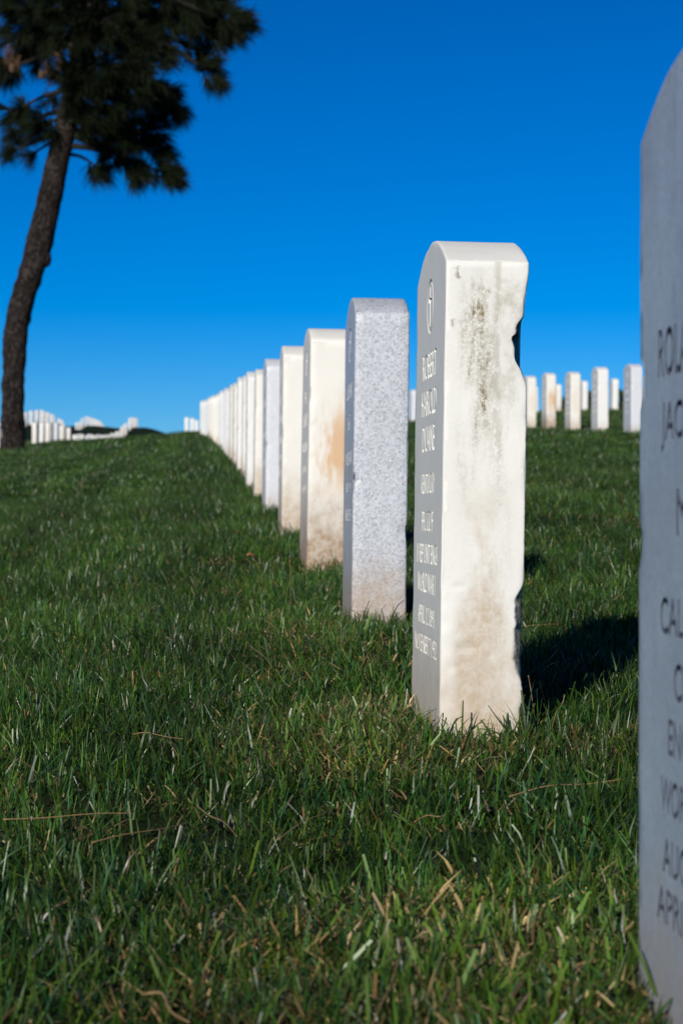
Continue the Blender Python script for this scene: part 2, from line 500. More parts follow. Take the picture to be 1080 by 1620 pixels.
def stone_mesh(name, step=0.012, r=0.006, seed=0, wear=0.0006, chips=(), hero=False, W=SW, T=ST, H=SH, A=SA):
    lx = lines(-T / 2, T / 2, r, step); ly = lines(-W / 2, W / 2, r, step); lz = lines(-DEEP, H, r, step)
    if hero:
        lz = np.concatenate([lz[:3], np.arange(-DEEP + r, H - r, 0.0036), lz[-3:]])
        ly = np.concatenate([ly[:3], np.arange(-W / 2 + r, -W / 2 + 0.09, 0.005), np.arange(-W / 2 + 0.09, W / 2 - r, 0.012), ly[-3:]])
        lx = np.concatenate([lx[:3], np.arange(-T / 2 + r, T / 2 - r, 0.0048), lx[-3:]])
    nx, ny, nz = len(lx), len(ly), len(lz)
    idx = {}; co = []

    def vid(i, j, k):
        key = (i, j, k)
        if key not in idx:
            idx[key] = len(co)
            co.append((lx[i], ly[j], lz[k]))
        return idx[key]
    faces = []
    for j in range(ny - 1):
        for k in range(nz - 1):
            faces.append((vid(0, j, k), vid(0, j, k + 1), vid(0, j + 1, k + 1), vid(0, j + 1, k)))
            faces.append((vid(nx - 1, j, k), vid(nx - 1, j + 1, k), vid(nx - 1, j + 1, k + 1), vid(nx - 1, j, k + 1)))
    for i in range(nx - 1):
        for k in range(nz - 1):
            faces.append((vid(i, 0, k), vid(i + 1, 0, k), vid(i + 1, 0, k + 1), vid(i, 0, k + 1)))
            faces.append((vid(i, ny - 1, k), vid(i, ny - 1, k + 1), vid(i + 1, ny - 1, k + 1), vid(i + 1, ny - 1, k)))
    for i in range(nx - 1):
        for j in range(ny - 1):
            faces.append((vid(i, j, 0), vid(i, j + 1, 0), vid(i + 1, j + 1, 0), vid(i + 1, j, 0)))
            faces.append((vid(i, j, nz - 1), vid(i + 1, j, nz - 1), vid(i + 1, j + 1, nz - 1), vid(i, j + 1, nz - 1)))
    C = np.array(co)
    # round the edges
    lo = np.array([-T / 2 + r, -W / 2 + r, -DEEP + r]); hi = np.array([T / 2 - r, W / 2 - r, H - r])
    inner = np.clip(C, lo, hi); D = C - inner
    L = np.linalg.norm(D, axis=1); L[L == 0] = 1
    Nn = D / L[:, None]
    edge = (np.abs(D) > 1e-6).sum(1) >= 2
    C = inner + Nn * r
    # arch
    arch = A * (1 - (C[:, 1] / (W / 2)) ** 2)
    zz = np.clip(C[:, 2] / H, 0, 1.0)
    C[:, 2] += arch * zz
    out = []
    for c, n, e in zip(C, Nn, edge):
        p = Vector(c); nn = Vector(n)
        q = p * 1.0 + Vector((seed * 3.7, seed * 1.3, 0))
        a = wear * (noise.noise(q * 9) + 0.5 * noise.noise(q * 37))
        if e:
            a -= max(0.0, noise.noise(q * 24) + 0.15) * wear * 3.0
        for (cx, cy, cz, cr, cd) in chips:
            d = math.sqrt((p.x - cx) ** 2 + (p.y - cy) ** 2 + ((p.z - cz) * 0.8) ** 2)
            if d < cr:
                a -= cd * (1 - (d / cr) ** 2) * (1 + 0.5 * noise.noise(q * 60))
        p = p + nn * a
        if hero:
            p = hero_wear(p, nn)
        out.append(p)
    me = bpy.data.meshes.new(name)
    me.from_pydata([tuple(p) for p in out], [], faces)
    me.update()
    return me


def sstep(v, a, b):
    u = min(1.0, max(0.0, (v - a) / (b - a)))
    return u * u * (3 - 2 * u)


def hero_wear(p, n):
    """broken near-back corner: an upper scallop and a long ragged break lower down"""
    yn = p.y + SW / 2                       # distance from the near end
    xb = ST / 2 - p.x                       # distance from the back face
    q = Vector((p.x * 40, p.y * 40, p.z * 40))
    nb = noise.noise(q) + 0.5 * noise.noise(q * 2.3)
    # upper scallop between z = .43 and .54, deepest at .465
    z = p.z
    up = 0.0
    if 0.405 < z < 0.57:
        if z > 0.492: up = 0.005 * sstep(z, 0.56, 0.51)
        if z > 0.478: up = max(up, 0.013 * sstep(z, 0.512, 0.487))
        up = max(up, 0.0185 * sstep(z, 0.492, 0.474) * sstep(z, 0.415, 0.468) ** 0.8)
    lo = 0.0
    if z < 0.20:
        lo = 0.0115 * sstep(z, 0.182, 0.150) * sstep(z, 0.045, 0.085) + 0.004 * sstep(z, 0.06, 0.0)
        lo += (0.003 * nb + 0.0022 * (noise.noise(Vector((6.3, 1.1, z * 90))) + 0.7 * noise.noise(Vector((2.2, 4.1, z * 220))))) * sstep(z, 0.19, 0.15)
    nb2 = noise.noise(Vector((3.3, p.y * 30, z * 95))) + 0.6 * noise.noise(Vector((8.1, p.y * 60, z * 230)))
    amt = max(up * (1 + 0.10 * nb) + 0.0008 * nb2 * min(1.0, up / 0.01), lo)
    # general nibbling of that edge
    amt += max(0.0, 0.0003 * noise.noise(Vector((1.7, 3.1, z * 55))) + 0.0009 * noise.noise(Vector((5, 9, z * 170)))) * (1 if z < 0.40 else 0.4)
    if amt > 0:
        depth = 0.055 if up > lo else 0.017 + 0.006 * noise.noise(Vector((2, 7, z * 30)))
        f = max(0.0, 1 - yn / depth)
        lim = ST / 2 - amt * f ** 0.9 * (1 + 0.12 * nb)
        if lo > up:
            lim += 0.0022 * nb * (f > 0) * min(1.0, amt / 0.008)
        x0 = 0.012
        if p.x > x0:
            p.x = x0 + (p.x - x0) * (lim - x0) / (ST / 2 - x0)
    # the end face is dished beside the upper break
    dish = 0.0028 * math.exp(-((z - 0.440) / 0.055) ** 2) * sstep(p.x, -0.012, 0.05)
    if yn < 0.03:
        p.y += dish * (1 - yn / 0.03)
    # front edge worn back low down, with two shallow spalls on the end face
    xf = p.x + ST / 2
    if yn < 0.02:
        if z < 0.22:
            k = sstep(z, 0.22, 0.17) * max(0.0, 1 - xf / 0.016)
            p.y += k * (0.0016 + 0.0016 * noise.noise(q * 1.2))
        for (sx, sz, rx, rz, dd) in ((-0.018, 0.098, 0.017, 0.006, 0.0022), (-0.030, 0.172, 0.010, 0.004, 0.0016), (-0.033, 0.075, 0.008, 0.008, 0.0014)):
            u = ((p.x - sx) / rx) ** 2 + ((z - sz) / rz) ** 2
            if u < 1:
                p.y += dd * (1 - u) * (0.6 + 0.4 * (1 if z < sz else 0))
    return p


def text_mesh(body, height, width, bold=0.0, extrude=0.0):
    cu = bpy.data.curves.new('t', 'FONT')
    cu.body = body; cu.size = 1.0; cu.align_x = 'CENTER'; cu.resolution_u = 3
    cu.extrude = 0.0
    cu.offset = bold * 0.25
    o = bpy.data.objects.new('t', cu); col.objects.link(o)
    dg = bpy.context.evaluated_depsgraph_get()
    me = bpy.data.meshes.new_from_object(o.evaluated_get(dg))
    bpy.data.objects.remove(o); bpy.data.curves.remove(cu)
    bm = bmesh.new(); bm.from_mesh(me); bpy.data.meshes.remove(me)
    bmesh.ops.remove_doubles(bm, verts=bm.verts, dist=1e-5)
    xs_ = [v.co.x for v in bm.verts]; ys_ = [v.co.y for v in bm.verts]
    x0, x1, y0, y1 = min(xs_), max(xs_), min(ys_), max(ys_)
    for v in bm.verts:
        v.co.x = ((v.co.x - x0) / (x1 - x0) - 0.5) * width
        v.co.y = ((v.co.y - y0) / (y1 - y0) - 0.5) * height
        v.co.z = 0
    return bm


def extrude_flat(bm, d):
    """closed prism from a flat faced bmesh, +-d"""
    bmesh.ops.recalc_face_normals(bm, faces=bm.faces)
    fs = list(bm.faces)
    r = bmesh.ops.extrude_face_region(bm, geom=fs, use_keep_orig=True)
    for e in r['geom']:
        if isinstance(e, bmesh.types.BMVert):
            e.co.z += d
    for v in bm.verts:
        v.co.z -= d / 2
    bmesh.ops.recalc_face_normals(bm, faces=bm.faces)


# text plane to the stone's front (-X) face: text x runs to -Y, text y to +Z, outward normal -X
FRONT = Matrix(((0, 0, -1, 0), (-1, 0, 0, 0), (0, 1, 0, 0), (0, 0, 0, 1)))


def ring_bm(rad, wid, n=28, ry=1.0):
    bm = bmesh.new()
    o = [bm.verts.new((math.cos(2 * math.pi * i / n) * rad, math.sin(2 * math.pi * i / n) * rad * ry, 0)) for i in range(n)]
    q = [bm.verts.new((math.cos(2 * math.pi * i / n) * (rad - wid), math.sin(2 * math.pi * i / n) * (rad - wid) * ry, 0)) for i in range(n)]
    for i in range(n):
        bm.faces.new((o[i], o[(i + 1) % n], q[(i + 1) % n], q[i]))
    return bm


def cross_bm(h, w, s):
    bm = bmesh.new()
    yb = 0.16 * h
    pts = [(-s, -h / 2), (s, -h / 2), (s, yb - s), (w / 2, yb - s), (w / 2, yb + s), (s, yb + s), (s, h / 2), (-s, h / 2),
           (-s, yb + s), (-w / 2, yb + s), (-w / 2, yb - s), (-s, yb - s)]
    bm.faces.new([bm.verts.new((x, y, 0)) for x, y in pts])
    return bm


def carve(stone_me, items, depth, mat_floor, mats, floor_lift=0.0006):
    """items: list of (part name, flat bmesh, z centre, y centre). Cuts them into the front and returns the floors of the cuts."""
    so = bpy.data.objects.new('tmp_stone', stone_me); col.objects.link(so)
    cut = bmesh.new()
    floors = []
    for nm, bm, zc, yc in items:
        fl = bm.copy()
        bmesh.ops.recalc_face_normals(fl, faces=fl.faces)
        M = Matrix.Translation((-ST / 2 + depth - floor_lift, yc, zc)) @ FRONT
        fl.transform(M)
        me = bpy.data.meshes.new(nm); fl.to_mesh(me); fl.free()
        me.materials.append(mat_floor)
        floors.append((nm, me))
        extrude_flat(bm, depth * 2)
        bm.transform(Matrix.Translation((-ST / 2, yc, zc)) @ FRONT)
        tm = bpy.data.meshes.new('x'); bm.to_mesh(tm); bm.free()
        cut.from_mesh(tm); bpy.data.meshes.remove(tm)
    bmesh.ops.recalc_face_normals(cut, faces=cut.faces)
    cme = bpy.data.meshes.new('cut'); cut.to_mesh(cme); cut.free()
    cme.materials.append(mats[-1])
    stone_me.materials.clear(); stone_me.materials.append(mats[0])
    cob = bpy.data.objects.new('cut', cme); col.objects.link(cob)
    md = so.modifiers.new('b', 'BOOLEAN'); md.operation = 'DIFFERENCE'; md.object = cob; md.solver = 'EXACT'; md.use_self = True; md.material_mode = 'TRANSFER'
    dg = bpy.context.evaluated_depsgraph_get()
    res = bpy.data.meshes.new_from_object(so.evaluated_get(dg))
    bpy.data.objects.remove(so); bpy.data.objects.remove(cob); bpy.data.meshes.remove(cme)
    return res, floors


def finish(me, ang=35):
    me.shade_smooth()
    try:
        me.set_sharp_from_angle(angle=R(ang))
    except Exception:
        pass
    return me


def line(body, h, w, z, y=0.0, bold=0.0):
    return ('inscription_line', text_mesh(body, h, w, bold), z, y)


def place_stone(me, floors, x, y, lean=0.0, pitch=0.0, yaw=0.0, mat=None, sink=0.0):
    z = tz(x, y) + 0.014 - sink
    o = bpy.data.objects.new('headstone', me)
    col.objects.link(o)
    o.location = (x, y, z)
    o.rotation_euler = (R(pitch), R(lean), R(yaw))
    if mat is not None:
        o.material_slots[0].link = 'OBJECT'; o.material_slots[0].material = mat
    for nm, fm in floors:
        c = bpy.data.objects.new(nm, fm); col.objects.link(c); c.parent = o
    return o


ROW_X = 0.35
stones_xy = []

# --- the chipped stone in focus
hm = stone_mesh('headstone_chipped', 0.012, 0.0026, seed=1, wear=0.0005, hero=True)
hero_lines = [
    ('emblem', ring_bm(0.036, 0.0045), 0.528, 0.0),
    ('emblem', cross_bm(0.052, 0.034, 0.0036), 0.528, 0.0),
    line('ROBERT', 0.034, 0.160, 0.452, 0.0, 0.010), line('HAROLD', 0.034, 0.165, 0.404, 0.0, 0.010), line('DUANE', 0.034, 0.135, 0.357, 0.0, 0.010),
    line('KENTUCKY', 0.027, 0.150, 0.299, 0.0, 0.006), line('PFC CO F', 0.027, 0.125, 0.250, 0.0, 0.006),
    line('11 REP UNIT ENGS', 0.026, 0.235, 0.208, 0.0, 0.006), line('WORLD WAR I', 0.026, 0.200, 0.170, 0.0, 0.006),
    line('APRIL 12 1891', 0.024, 0.185, 0.128, 0.0, 0.006), line('NOVEMBER 7 1952', 0.024, 0.245, 0.090, 0.0, 0.006)]
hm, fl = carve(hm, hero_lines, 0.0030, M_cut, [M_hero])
finish(hm, 38)
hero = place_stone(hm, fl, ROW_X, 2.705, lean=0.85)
tag(hero, 'sharp white marble headstone with a chipped corner and brown stains, in focus', 'headstone', 'headstones of the main row')
stones_xy.append((ROW_X, 2.705))

# --- the large stone cut by the right edge of the frame
nm_ = stone_mesh('headstone_near', 0.012, 0.0035, seed=2, wear=0.0006, chips=((-0.05, 0.165, 0.405, 0.014, 0.004), (-0.05, 0.165, 0.30, 0.012, 0.003)))
FS = 0.165


def nline(body, h, w, z, start, bold=0.006):
    return line(body, h, w, z, FS - start - w / 2, 0.05)


near_lines = [
    ('emblem', ring_bm(0.036, 0.005), 0.53, 0.0), ('emblem', cross_bm(0.05, 0.034, 0.0036), 0.53, 0.0),
    nline('ROLAND EARL', 0.032, 0.214, 0.420, 0.058, 0.010), nline('JACKSON JR', 0.032, 0.194, 0.372, 0.068, 0.010),
    nline('MILLS', 0.030, 0.11, 0.318, 0.110, 0.010),
    nline('CALIFORNIA', 0.024, 0.195, 0.252, 0.066), nline('CPL US', 0.024, 0.10, 0.212, 0.105), nline('ENGINEERS', 0.023, 0.155, 0.176, 0.090),
    nline('WORLD WAR II', 0.023, 0.190, 0.138, 0.070), nline('AUG 12 1915', 0.023, 0.180, 0.100, 0.076), nline('APRIL 9 1955', 0.023, 0.200, 0.068, 0.060)]
nm_, fl = carve(nm_, near_lines, 0.0032, M_ink, [M_near, M_ink])
finish(nm_, 38)
near = place_stone(nm_, fl, ROW_X, 1.235, lean=0.15, sink=-0.004)
tag(near, 'large out-of-focus blue-grey headstone cut off by the right edge of the picture', 'headstone', 'headstones of the main row')
stones_xy.append((ROW_X, 1.235))

# --- shared carved meshes for the rest
KINDS = []
texts = [
    [('PFC', .034, .09), ('US ARMY', .034, .17), ('WORLD WAR I', .026, .20), ('JULY 4 1894', .024, .18), ('MAY 9 1951', .024, .17)],
    [('CALIFORNIA', .03, .19), ('SGT', .03, .08), ('WORLD WAR II', .026, .21), ('JUNE 2 1912', .024, .18), ('MARCH 3 1953', .024, .2)],
    [('TEXAS', .032, .12), ('CPL US ARMY', .028, .21), ('WORLD WAR I', .026, .20), ('JAN 8 1890', .024, .17), ('DEC 1 1950', .024, .17)]]
for k, tx in enumerate(texts):
    ch = []
    rr = random.Random(40 + k)
    for _ in range(5):
        sx = rr.choice((-1, 1)); sy = rr.choice((-1, 1))
        ch.append((sx * ST / 2, sy * SW / 2, rr.uniform(0.02, 0.55), rr.uniform(0.008, 0.018), rr.uniform(0.002, 0.005)))
    me = stone_mesh('headstone_kind', 0.016, 0.0035, seed=5 + k, wear=0.0007, chips=ch)
    it = [('emblem', ring_bm(0.034, 0.006), 0.52, 0.0), ('emblem', cross_bm(0.05, 0.034, 0.004), 0.52, 0.0)]
    zs = [0.43, 0.37, 0.30, 0.24, 0.19]
    for (b, h, w), z in zip(tx, zs):
        it.append(line(b, h, w, z, 0.0, 0.008))
    me, fl = carve(me, it, 0.0030, M_cut if k != 1 else M_cutgrey, [M_white])
    finish(me, 38)
    KINDS.append((me, fl))
lowme = finish(stone_mesh('headstone_far', 0.06, 0.006, seed=9, wear=0.0006), 38)
lowme.materials.append(M_white)

# --- the main row, stone by stone
row = [
    # Y, material, kind, lean, yaw, label
    (4.075, M_grey, 1, 0.75, -1.0, 'sparkling blue-grey granular headstone directly behind the chipped white one'),
    (5.505, M_rust, 0, 1.1, 0.3, 'cream headstone with orange rust streaks and brown mossy foot, third from the chipped one'),
    (6.96, M_soil, 2, 0.6, -0.4, 'clean cream-topped headstone with dirty brown foot, just behind the rust-streaked one'),
    (8.53, M_pale, 1, 0.5, 0.6, 'pale grey headstone standing fifth in the row counted from the chipped one'),
    (9.95, M_soil, 0, 0.9, -0.5, 'grey-white headstone with brown soiled foot, sixth in the row from the chipped one'),
    (11.3, M_white, 2, 0.3, 0.0, 'bright white headstone with a tiny dark spot near its foot, seventh in the row'),
]
for (y, m, k, lean, yaw, lab) in row:
    me, fl = KINDS[k]
    o = place_stone(me, fl, ROW_X - (0.010 if y > 5 else 0), y, lean, random.uniform(-.4, .4), yaw, m, 0.008 if y > 5 else 0)
    tag(o, lab, 'headstone', 'headstones of the main row')
    stones_xy.append((ROW_X, y))
mats = [M_cream, M_white, M_pale, M_soil, M_cream, M_white]
y = 12.7; i = 0
ORD = ['eighth', 'ninth', 'tenth', 'eleventh', 'twelfth', 'thirteenth']
LOOK = {M_cream.name: 'cream', M_white.name: 'white', M_pale.name: 'pale grey', M_soil.name: 'brown-footed'}
while y < 37.5:
    bend = -0.15 * max(0.0, (y - 20) / 16.0) ** 2
    m = mats[(i * 5 + i // 3) % 6]
    me, fl = KINDS[i % 3] if y < 22 else (lowme, [])
    o = place_stone(me, fl if y < 17 else [], ROW_X + bend, y, random.gauss(0.3, 0.4), random.uniform(-.5, .5), random.uniform(-1, 1), m)
    if i < len(ORD):
        tag(o, 'blurred %s headstone, %s in the main row counted from the chipped one' % (LOOK[m.name], ORD[i]), 'headstone', 'headstones of the main row')
    else:
        tag(o, 'blurred pale headstone in the far run of the main row', 'headstone', 'far headstones of the main row')
    stones_xy.append((ROW_X + bend, y))
    y += 1.40 + random.uniform(-0.04, 0.04); i += 1

for (x, y, lab) in ((-0.14, 53.5, 'tiny white headstone standing alone left of the main row end'),
                    (0.0, 56.0, 'tiny low white headstone second left of the main row end'),
                    (0.12, 58.5, 'tiny white headstone touching the far end of the main row')):
    o = place_stone(lowme, [], x, y, 0.3, 0, 0, M_white, 0.12)
    tag(o, lab, 'headstone', 'headstones beyond the end of the main row')

# --- first row to the right
R1 = 3.88
r1 = [(18.35, M_pale, 'blue-grey blurred headstone half hidden by the near right headstone'),
      (19.86, M_white, 'tallest-looking white headstone of the right-hand background row, beside the near stone'),
      (21.30, M_cream, 'white headstone with tan foot, middle of the right-hand background row'),
      (22.75, M_rust, 'white headstone with a rust stain on its side in the right-hand background row'),
      (24.05, M_cream, 'white background headstone touching the chipped headstone right edge')]
for (y, m, lab) in r1:
    o = place_stone(KINDS[0][0], [], R1, y, 0.2, 0, 0, m)
    tag(o, lab, 'headstone', 'headstones of the first row to the right')
y = 25.5
for i in range(16):
    if 29 < y < 47:
        o = place_stone(lowme, [], R1, y, random.gauss(0, .4), 0, 0, mats[i % 6])
        tag(o, 'white sliver of a far headstone between the grey and the chipped headstone', 'headstone', 'far headstones seen through the gap')
    y += 1.42
R2 = 7.55
y = 33.0
for i in range(12):
    o = place_stone(lowme, [], R2, y, random.gauss(0, .5), 0, random.uniform(-1, 1), mats[(i + 2) % 6])
    tag(o, 'small far headstone behind the right-hand background row', 'headstone', 'headstones of the second row to the right')
    y += 1.45

# --- rows on the far left, over the crest and up the next rise
def far_row(X, y0, y1, stp, lab, grp, drift=0.0, gap=None, sink=0.0):
    y = y0; k = 0
    while y < y1:
        x = X + drift * (y - y0) + random.uniform(-.05, .05)
        if gap and (gap[0] < y < gap[1] or random.random() < gap[2]):
            y += stp; k += 1
            continue
        o = place_stone(lowme, [], x, y, random.gauss(0, .4), 0, random.uniform(-1, 1), mats[(k * 5 + 1) % 6], sink + random.uniform(0, .06))
        tag(o, lab, 'headstone', grp)
        y += stp + random.uniform(-.05, .05); k += 1


far_row(-3.42, 37.0, 59.0, 1.42, 'small blurred white headstone in the near left row beside the tree trunk', 'headstones of the left row by the tree', gap=(43.2, 46.8, 0.0), sink=0.10)
far_row(-3.5, 62.5, 134, 1.45, 'tiny white headstone in the left row dipping behind the crest and climbing the far rise', 'headstones climbing the far rise', gap=(0, 0, 0.1))
far_row(-7.0, 89, 116, 1.6, 'tiny white headstone on the far rounded crest just right of the tree trunk', 'headstones on the far crest by the trunk', gap=(0, 0, 0.08))
far_row(-7.0, 129, 170, 1.8, 'tiny white headstone on the farthest rounded crest left of centre', 'headstones on the farthest crest', gap=(0, 0, 0.08))

# ------------------------------------------------------------------ the pine
TY = 35.0
PS = TY / FPX


def tube(path, radii, n=14, bump=0.0, cap=True, seed=0):
    vs = []; fs = []
    prev = None
    for i, (p, r) in enumerate(zip(path, radii)):
        a = path[max(0, i - 1)]; b = path[min(len(path) - 1, i + 1)]
        t_ = (b - a).normalized()
        ux = t_.cross(Vector((0.13, 1, 0.21))).normalized() if prev is None else (prev - t_ * prev.dot(t_)).normalized()
        prev = ux
        uy = t_.cross(ux)
        for j in range(n):
            an = 2 * math.pi * j / n
            d = ux * math.cos(an) + uy * math.sin(an)
            rr = r
            if bump:
                q = p + d * r
                rr += bump * (noise.noise(q * 5 + Vector((seed, 0, 0))) + 0.6 * noise.noise(q * 13))
            vs.append(p + d * rr)
    m = len(path)
    for i in range(m - 1):
        for j in range(n):
            fs.append((i * n + j, i * n + (j + 1) % n, (i + 1) * n + (j + 1) % n, (i + 1) * n + j))
    if cap:
        fs.append(tuple(range((m - 1) * n, m * n)))
        fs.append(tuple(range(n - 1, -1, -1)))
    return vs, fs


def resample(pts, n):
    P = [Vector(p) for p in pts]
    out = []
    for k in range(n):
        u = k / (n - 1) * (len(P) - 1)
        i = min(int(u), len(P) - 2); f = u - i
        p0 = P[max(0, i - 1)]; p1 = P[i]; p2 = P[i + 1]; p3 = P[min(len(P) - 1, i + 2)]
        out.append(0.5 * ((2 * p1) + (p2 - p0) * f + (2 * p0 - 5 * p1 + 4 * p2 - p3) * f * f + (3 * p1 - p0 - 3 * p2 + p3) * f ** 3))
    return out


trunk_px = [(22, 722), (21, 660), (22, 590), (30, 500), (58, 402), (82, 300), (104, 200), (126, 110), (146, 10), (160, -110), (168, -240), (170, -340)]
base = unproject(22, 712, TY)
tree = bpy.data.objects.new('pine_tree', None)
tree.location = (base.x, base.y, tz(base.x, base.y))
col.objects.link(tree)
tag(tree, 'tall leaning pine with dark needles and grey plated bark at the left edge', 'tree')
T0 = tree.location.copy()
tp = [unproject(x, y, TY) - T0 for x, y in trunk_px]
tp[0].z = -0.15
path = resample(tp, 90)
rad = np.interp(np.linspace(0, 1, 90), [0, .05, .12, .3, .38, .5, .7, 1], [22, 18.5, 17.5, 19, 20.5, 18, 14.5, 5]) * PS
v_, f_ = tube(path, rad, 26, 0.028)
trunk = mesh_obj('trunk', v_, f_, M_bark, tree, True)
# a burl on the right side of the trunk
bp_ = unproject(72, 406, TY) - T0
burl = bmesh.new(); bmesh.ops.create_icosphere(burl, subdivisions=3, radius=0.12)
for v in burl.verts:
    v.co *= 1 + 0.3 * noise.noise(v.co * 12); v.co.z *= 1.5
bme = bpy.data.meshes.new('burl'); burl.to_mesh(bme); burl.free(); bme.shade_smooth(); bme.materials.append(M_bark)
bo = bpy.data.objects.new('burl', bme); col.objects.link(bo); bo.parent = trunk; bo.location = bp_

# clumps of needles: (px, py, radius px, depth offset m, tufts)
blobs = [(60, 30, 62, 0.0, 60), (150, 40, 85, -.5, 110), (235, 30, 80, .2, 100), (310, 10, 60, 0, 60), (372, 38, 30, -.2, 22), (345, 62, 24, .2, 12), (330, 8, 50, .4, 30),
         (338, 116, 25, 0, 13), (318, 85, 22, .3, 8), (215, 110, 70, -.6, 80), (170, 150, 55, -.5, 50), (250, 165, 42, 0, 36), (285, 185, 14, -.2, 5), (230, 215, 40, .3, 28),
         (180, 215, 36, -.3, 22), (270, 278, 24, 0, 15), (255, 245, 22, .1, 10), (215, 275, 24, -.1, 12), (160, 268, 20, .2, 9), (200, 245, 28, .3, 12),
         (120, 120, 45, -.7, 36), (140, 190, 30, -.6, 18), (35, 60, 42, .5, 26), (10, 110, 28, .2, 14), (22, 178, 24, .1, 12), (60, 198, 24, -.2, 12), (20, 215, 20, .4, 7),
         (78, 160, 14, .6, 4), (50, 245, 10, .1, 3), (15, 240, 12, .1, 4), (62, 88, 28, .6, 12),
         (150, -70, 130, 0, 110), (290, -70, 100, .2, 70), (40, -70, 90, 0, 60), (170, -200, 120, 0, 90), (270, -170, 80, 0, 40), (70, -190, 80, 0, 40), (168, -310, 70, 0, 50)]
tuft_pts = []
limb_no = 0
for (bx, by, br, dy, n) in blobs:
    c = unproject(bx, by, TY + dy * 1.6) - T0
    br_m = br * PS
    # limb from the trunk
    k = min(range(len(path)), key=lambda q: abs(path[q].z - (c.z + 0.38 * abs(c.x - path[q].x))) + (0 if path[q].z > 3.2 else 5))
    s = path[k]
    mid = s.lerp(c, 0.5) + Vector((0, 0, 0.12 * (c - s).length * random.uniform(-.4, 1)))
    lp = resample([s, mid, c], 9)
    lr = np.linspace(min(0.075, 0.02 + 0.03 * (c - s).length), 0.014, 9)
    v_, f_ = tube(lp, lr, 7, 0.006)
    mesh_obj('limb', v_, f_, M_limb, tree, True)
    for _ in range(int(n * 1.25)):
        d = Vector((random.gauss(0, 1), random.gauss(0, 1), random.gauss(0, 1))).normalized()
        rr = br_m * random.random() ** 0.45
        p = c + Vector((d.x * rr, d.y * rr * 1.15, d.z * rr * 0.9))
        ax = (p - s).normalized() * 0.75 + d * 0.6 + Vector((0, 0, random.uniform(-.45, .25)))
        tuft_pts.append((p, ax.normalized(), c))


def needles(pts, per, length, width, seed):
    r_ = np.random.default_rng(seed)
    V = []; F = []
    for (p, ax, c) in pts:
        shoot = 0.16
        a = np.array(ax)
        tmp = np.array([0.3, 0.5, 0.81]) if abs(a[2]) < 0.9 else np.array([1.0, 0, 0])
        u = np.cross(a, tmp); u /= np.linalg.norm(u); w = np.cross(a, u)
        n = per
        s = r_.random(n) * shoot
        an = r_.random(n) * 2 * np.pi
        sp = r_.uniform(0.12, 0.85, n)
        dirs = a[None] * np.cos(sp)[:, None] + (u[None] * np.cos(an)[:, None] + w[None] * np.sin(an)[:, None]) * np.sin(sp)[:, None]
        L = length * r_.uniform(0.7, 1.15, n)
        b = np.array(p)[None] + a[None] * (s - shoot)[:, None]
        side = np.cross(dirs, r_.normal(size=(n, 3))); side /= np.linalg.norm(side, axis=1)[:, None]
        mid = b + dirs * (L * 0.55)[:, None]
        tip = b + dirs * L[:, None] + np.array([0, 0, -1])[None] * (L * 0.16)[:, None]
        o = len(V)
        wv = side * width
        vv = np.stack([b - wv * .5, b + wv * .5, mid - wv * .5, mid + wv * .5, tip], 1).reshape(-1, 3)
        V.extend(vv.tolist())
        for i in range(n):
            q = o + i * 5
            F.append((q, q + 1, q + 3, q + 2)); F.append((q + 2, q + 3, q + 4))
        # twig
    return V, F


v_, f_ = needles(tuft_pts, 62, 0.31, 0.0095, 5)
crown = mesh_obj('crown', v_, f_, M_needle, tree)
crown['kind'] = 'stuff'
# twigs that carry the tufts
tv = []; tf = []
for (p, ax, c) in tuft_pts[::2]:
    a = c.lerp(p, 0.1); b = p
    vv, ff = tube([a, a.lerp(b, .6) + Vector((0, 0, .02)), b], [0.012, 0.009, 0.006], 4, 0, False)
    o = len(tv); tv += [tuple(q) for q in vv]; tf += [tuple(i + o for i in f) for f in ff]
tw = mesh_obj('twigs', tv, tf, M_limb, tree); tw['kind'] = 'stuff'
# brown dead tufts and cones
for (bx, by, n) in ((14, 88, 5), (24, 98, 4), (92, 96, 4), (74, 112, 3), (84, 120, 3), (140, 68, 3), (118, 134, 3), (96, 108, 2)):
    c = unproject(bx, by, TY - 0.9) - T0
    pts = [(c + Vector((random.uniform(-.06, .06), random.uniform(-.1, .1), random.uniform(-.06, .06))),
            Vector((random.uniform(-.5, .5), random.uniform(-.5, .5), -1)).normalized(), c) for _ in range(n)]
    v_, f_ = needles(pts, 16, 0.19, 0.009, int(bx))
    d_ = mesh_obj('dead_needle_tuft', v_, f_, M_dead, tree)
    d_['label'] = 'hanging tuft of brown dead needles'
for (bx, by) in ((98, 100), (20, 108), (66, 118), (112, 75), (150, 95), (200, 60)):
    c = unproject(bx, by, TY - 1.0) - T0
    bm = bmesh.new(); bmesh.ops.create_uvsphere(bm, u_segments=10, v_segments=9, radius=0.055)
    for v in bm.verts:
        v.co.z *= 1.5
        v.co.xy *= (1 + 0.18 * ((int(math.atan2(v.co.y, v.co.x) * 3) + int(v.co.z * 60)) % 2)) * (0.75 + 0.3 * (0.09 - v.co.z) / 0.18)
    me = bpy.data.meshes.new('pine_cone'); bm.to_mesh(me); bm.free(); me.materials.append(M_cone)
    o = bpy.data.objects.new('pine_cone', me); col.objects.link(o); o.parent = tree; o.location = c

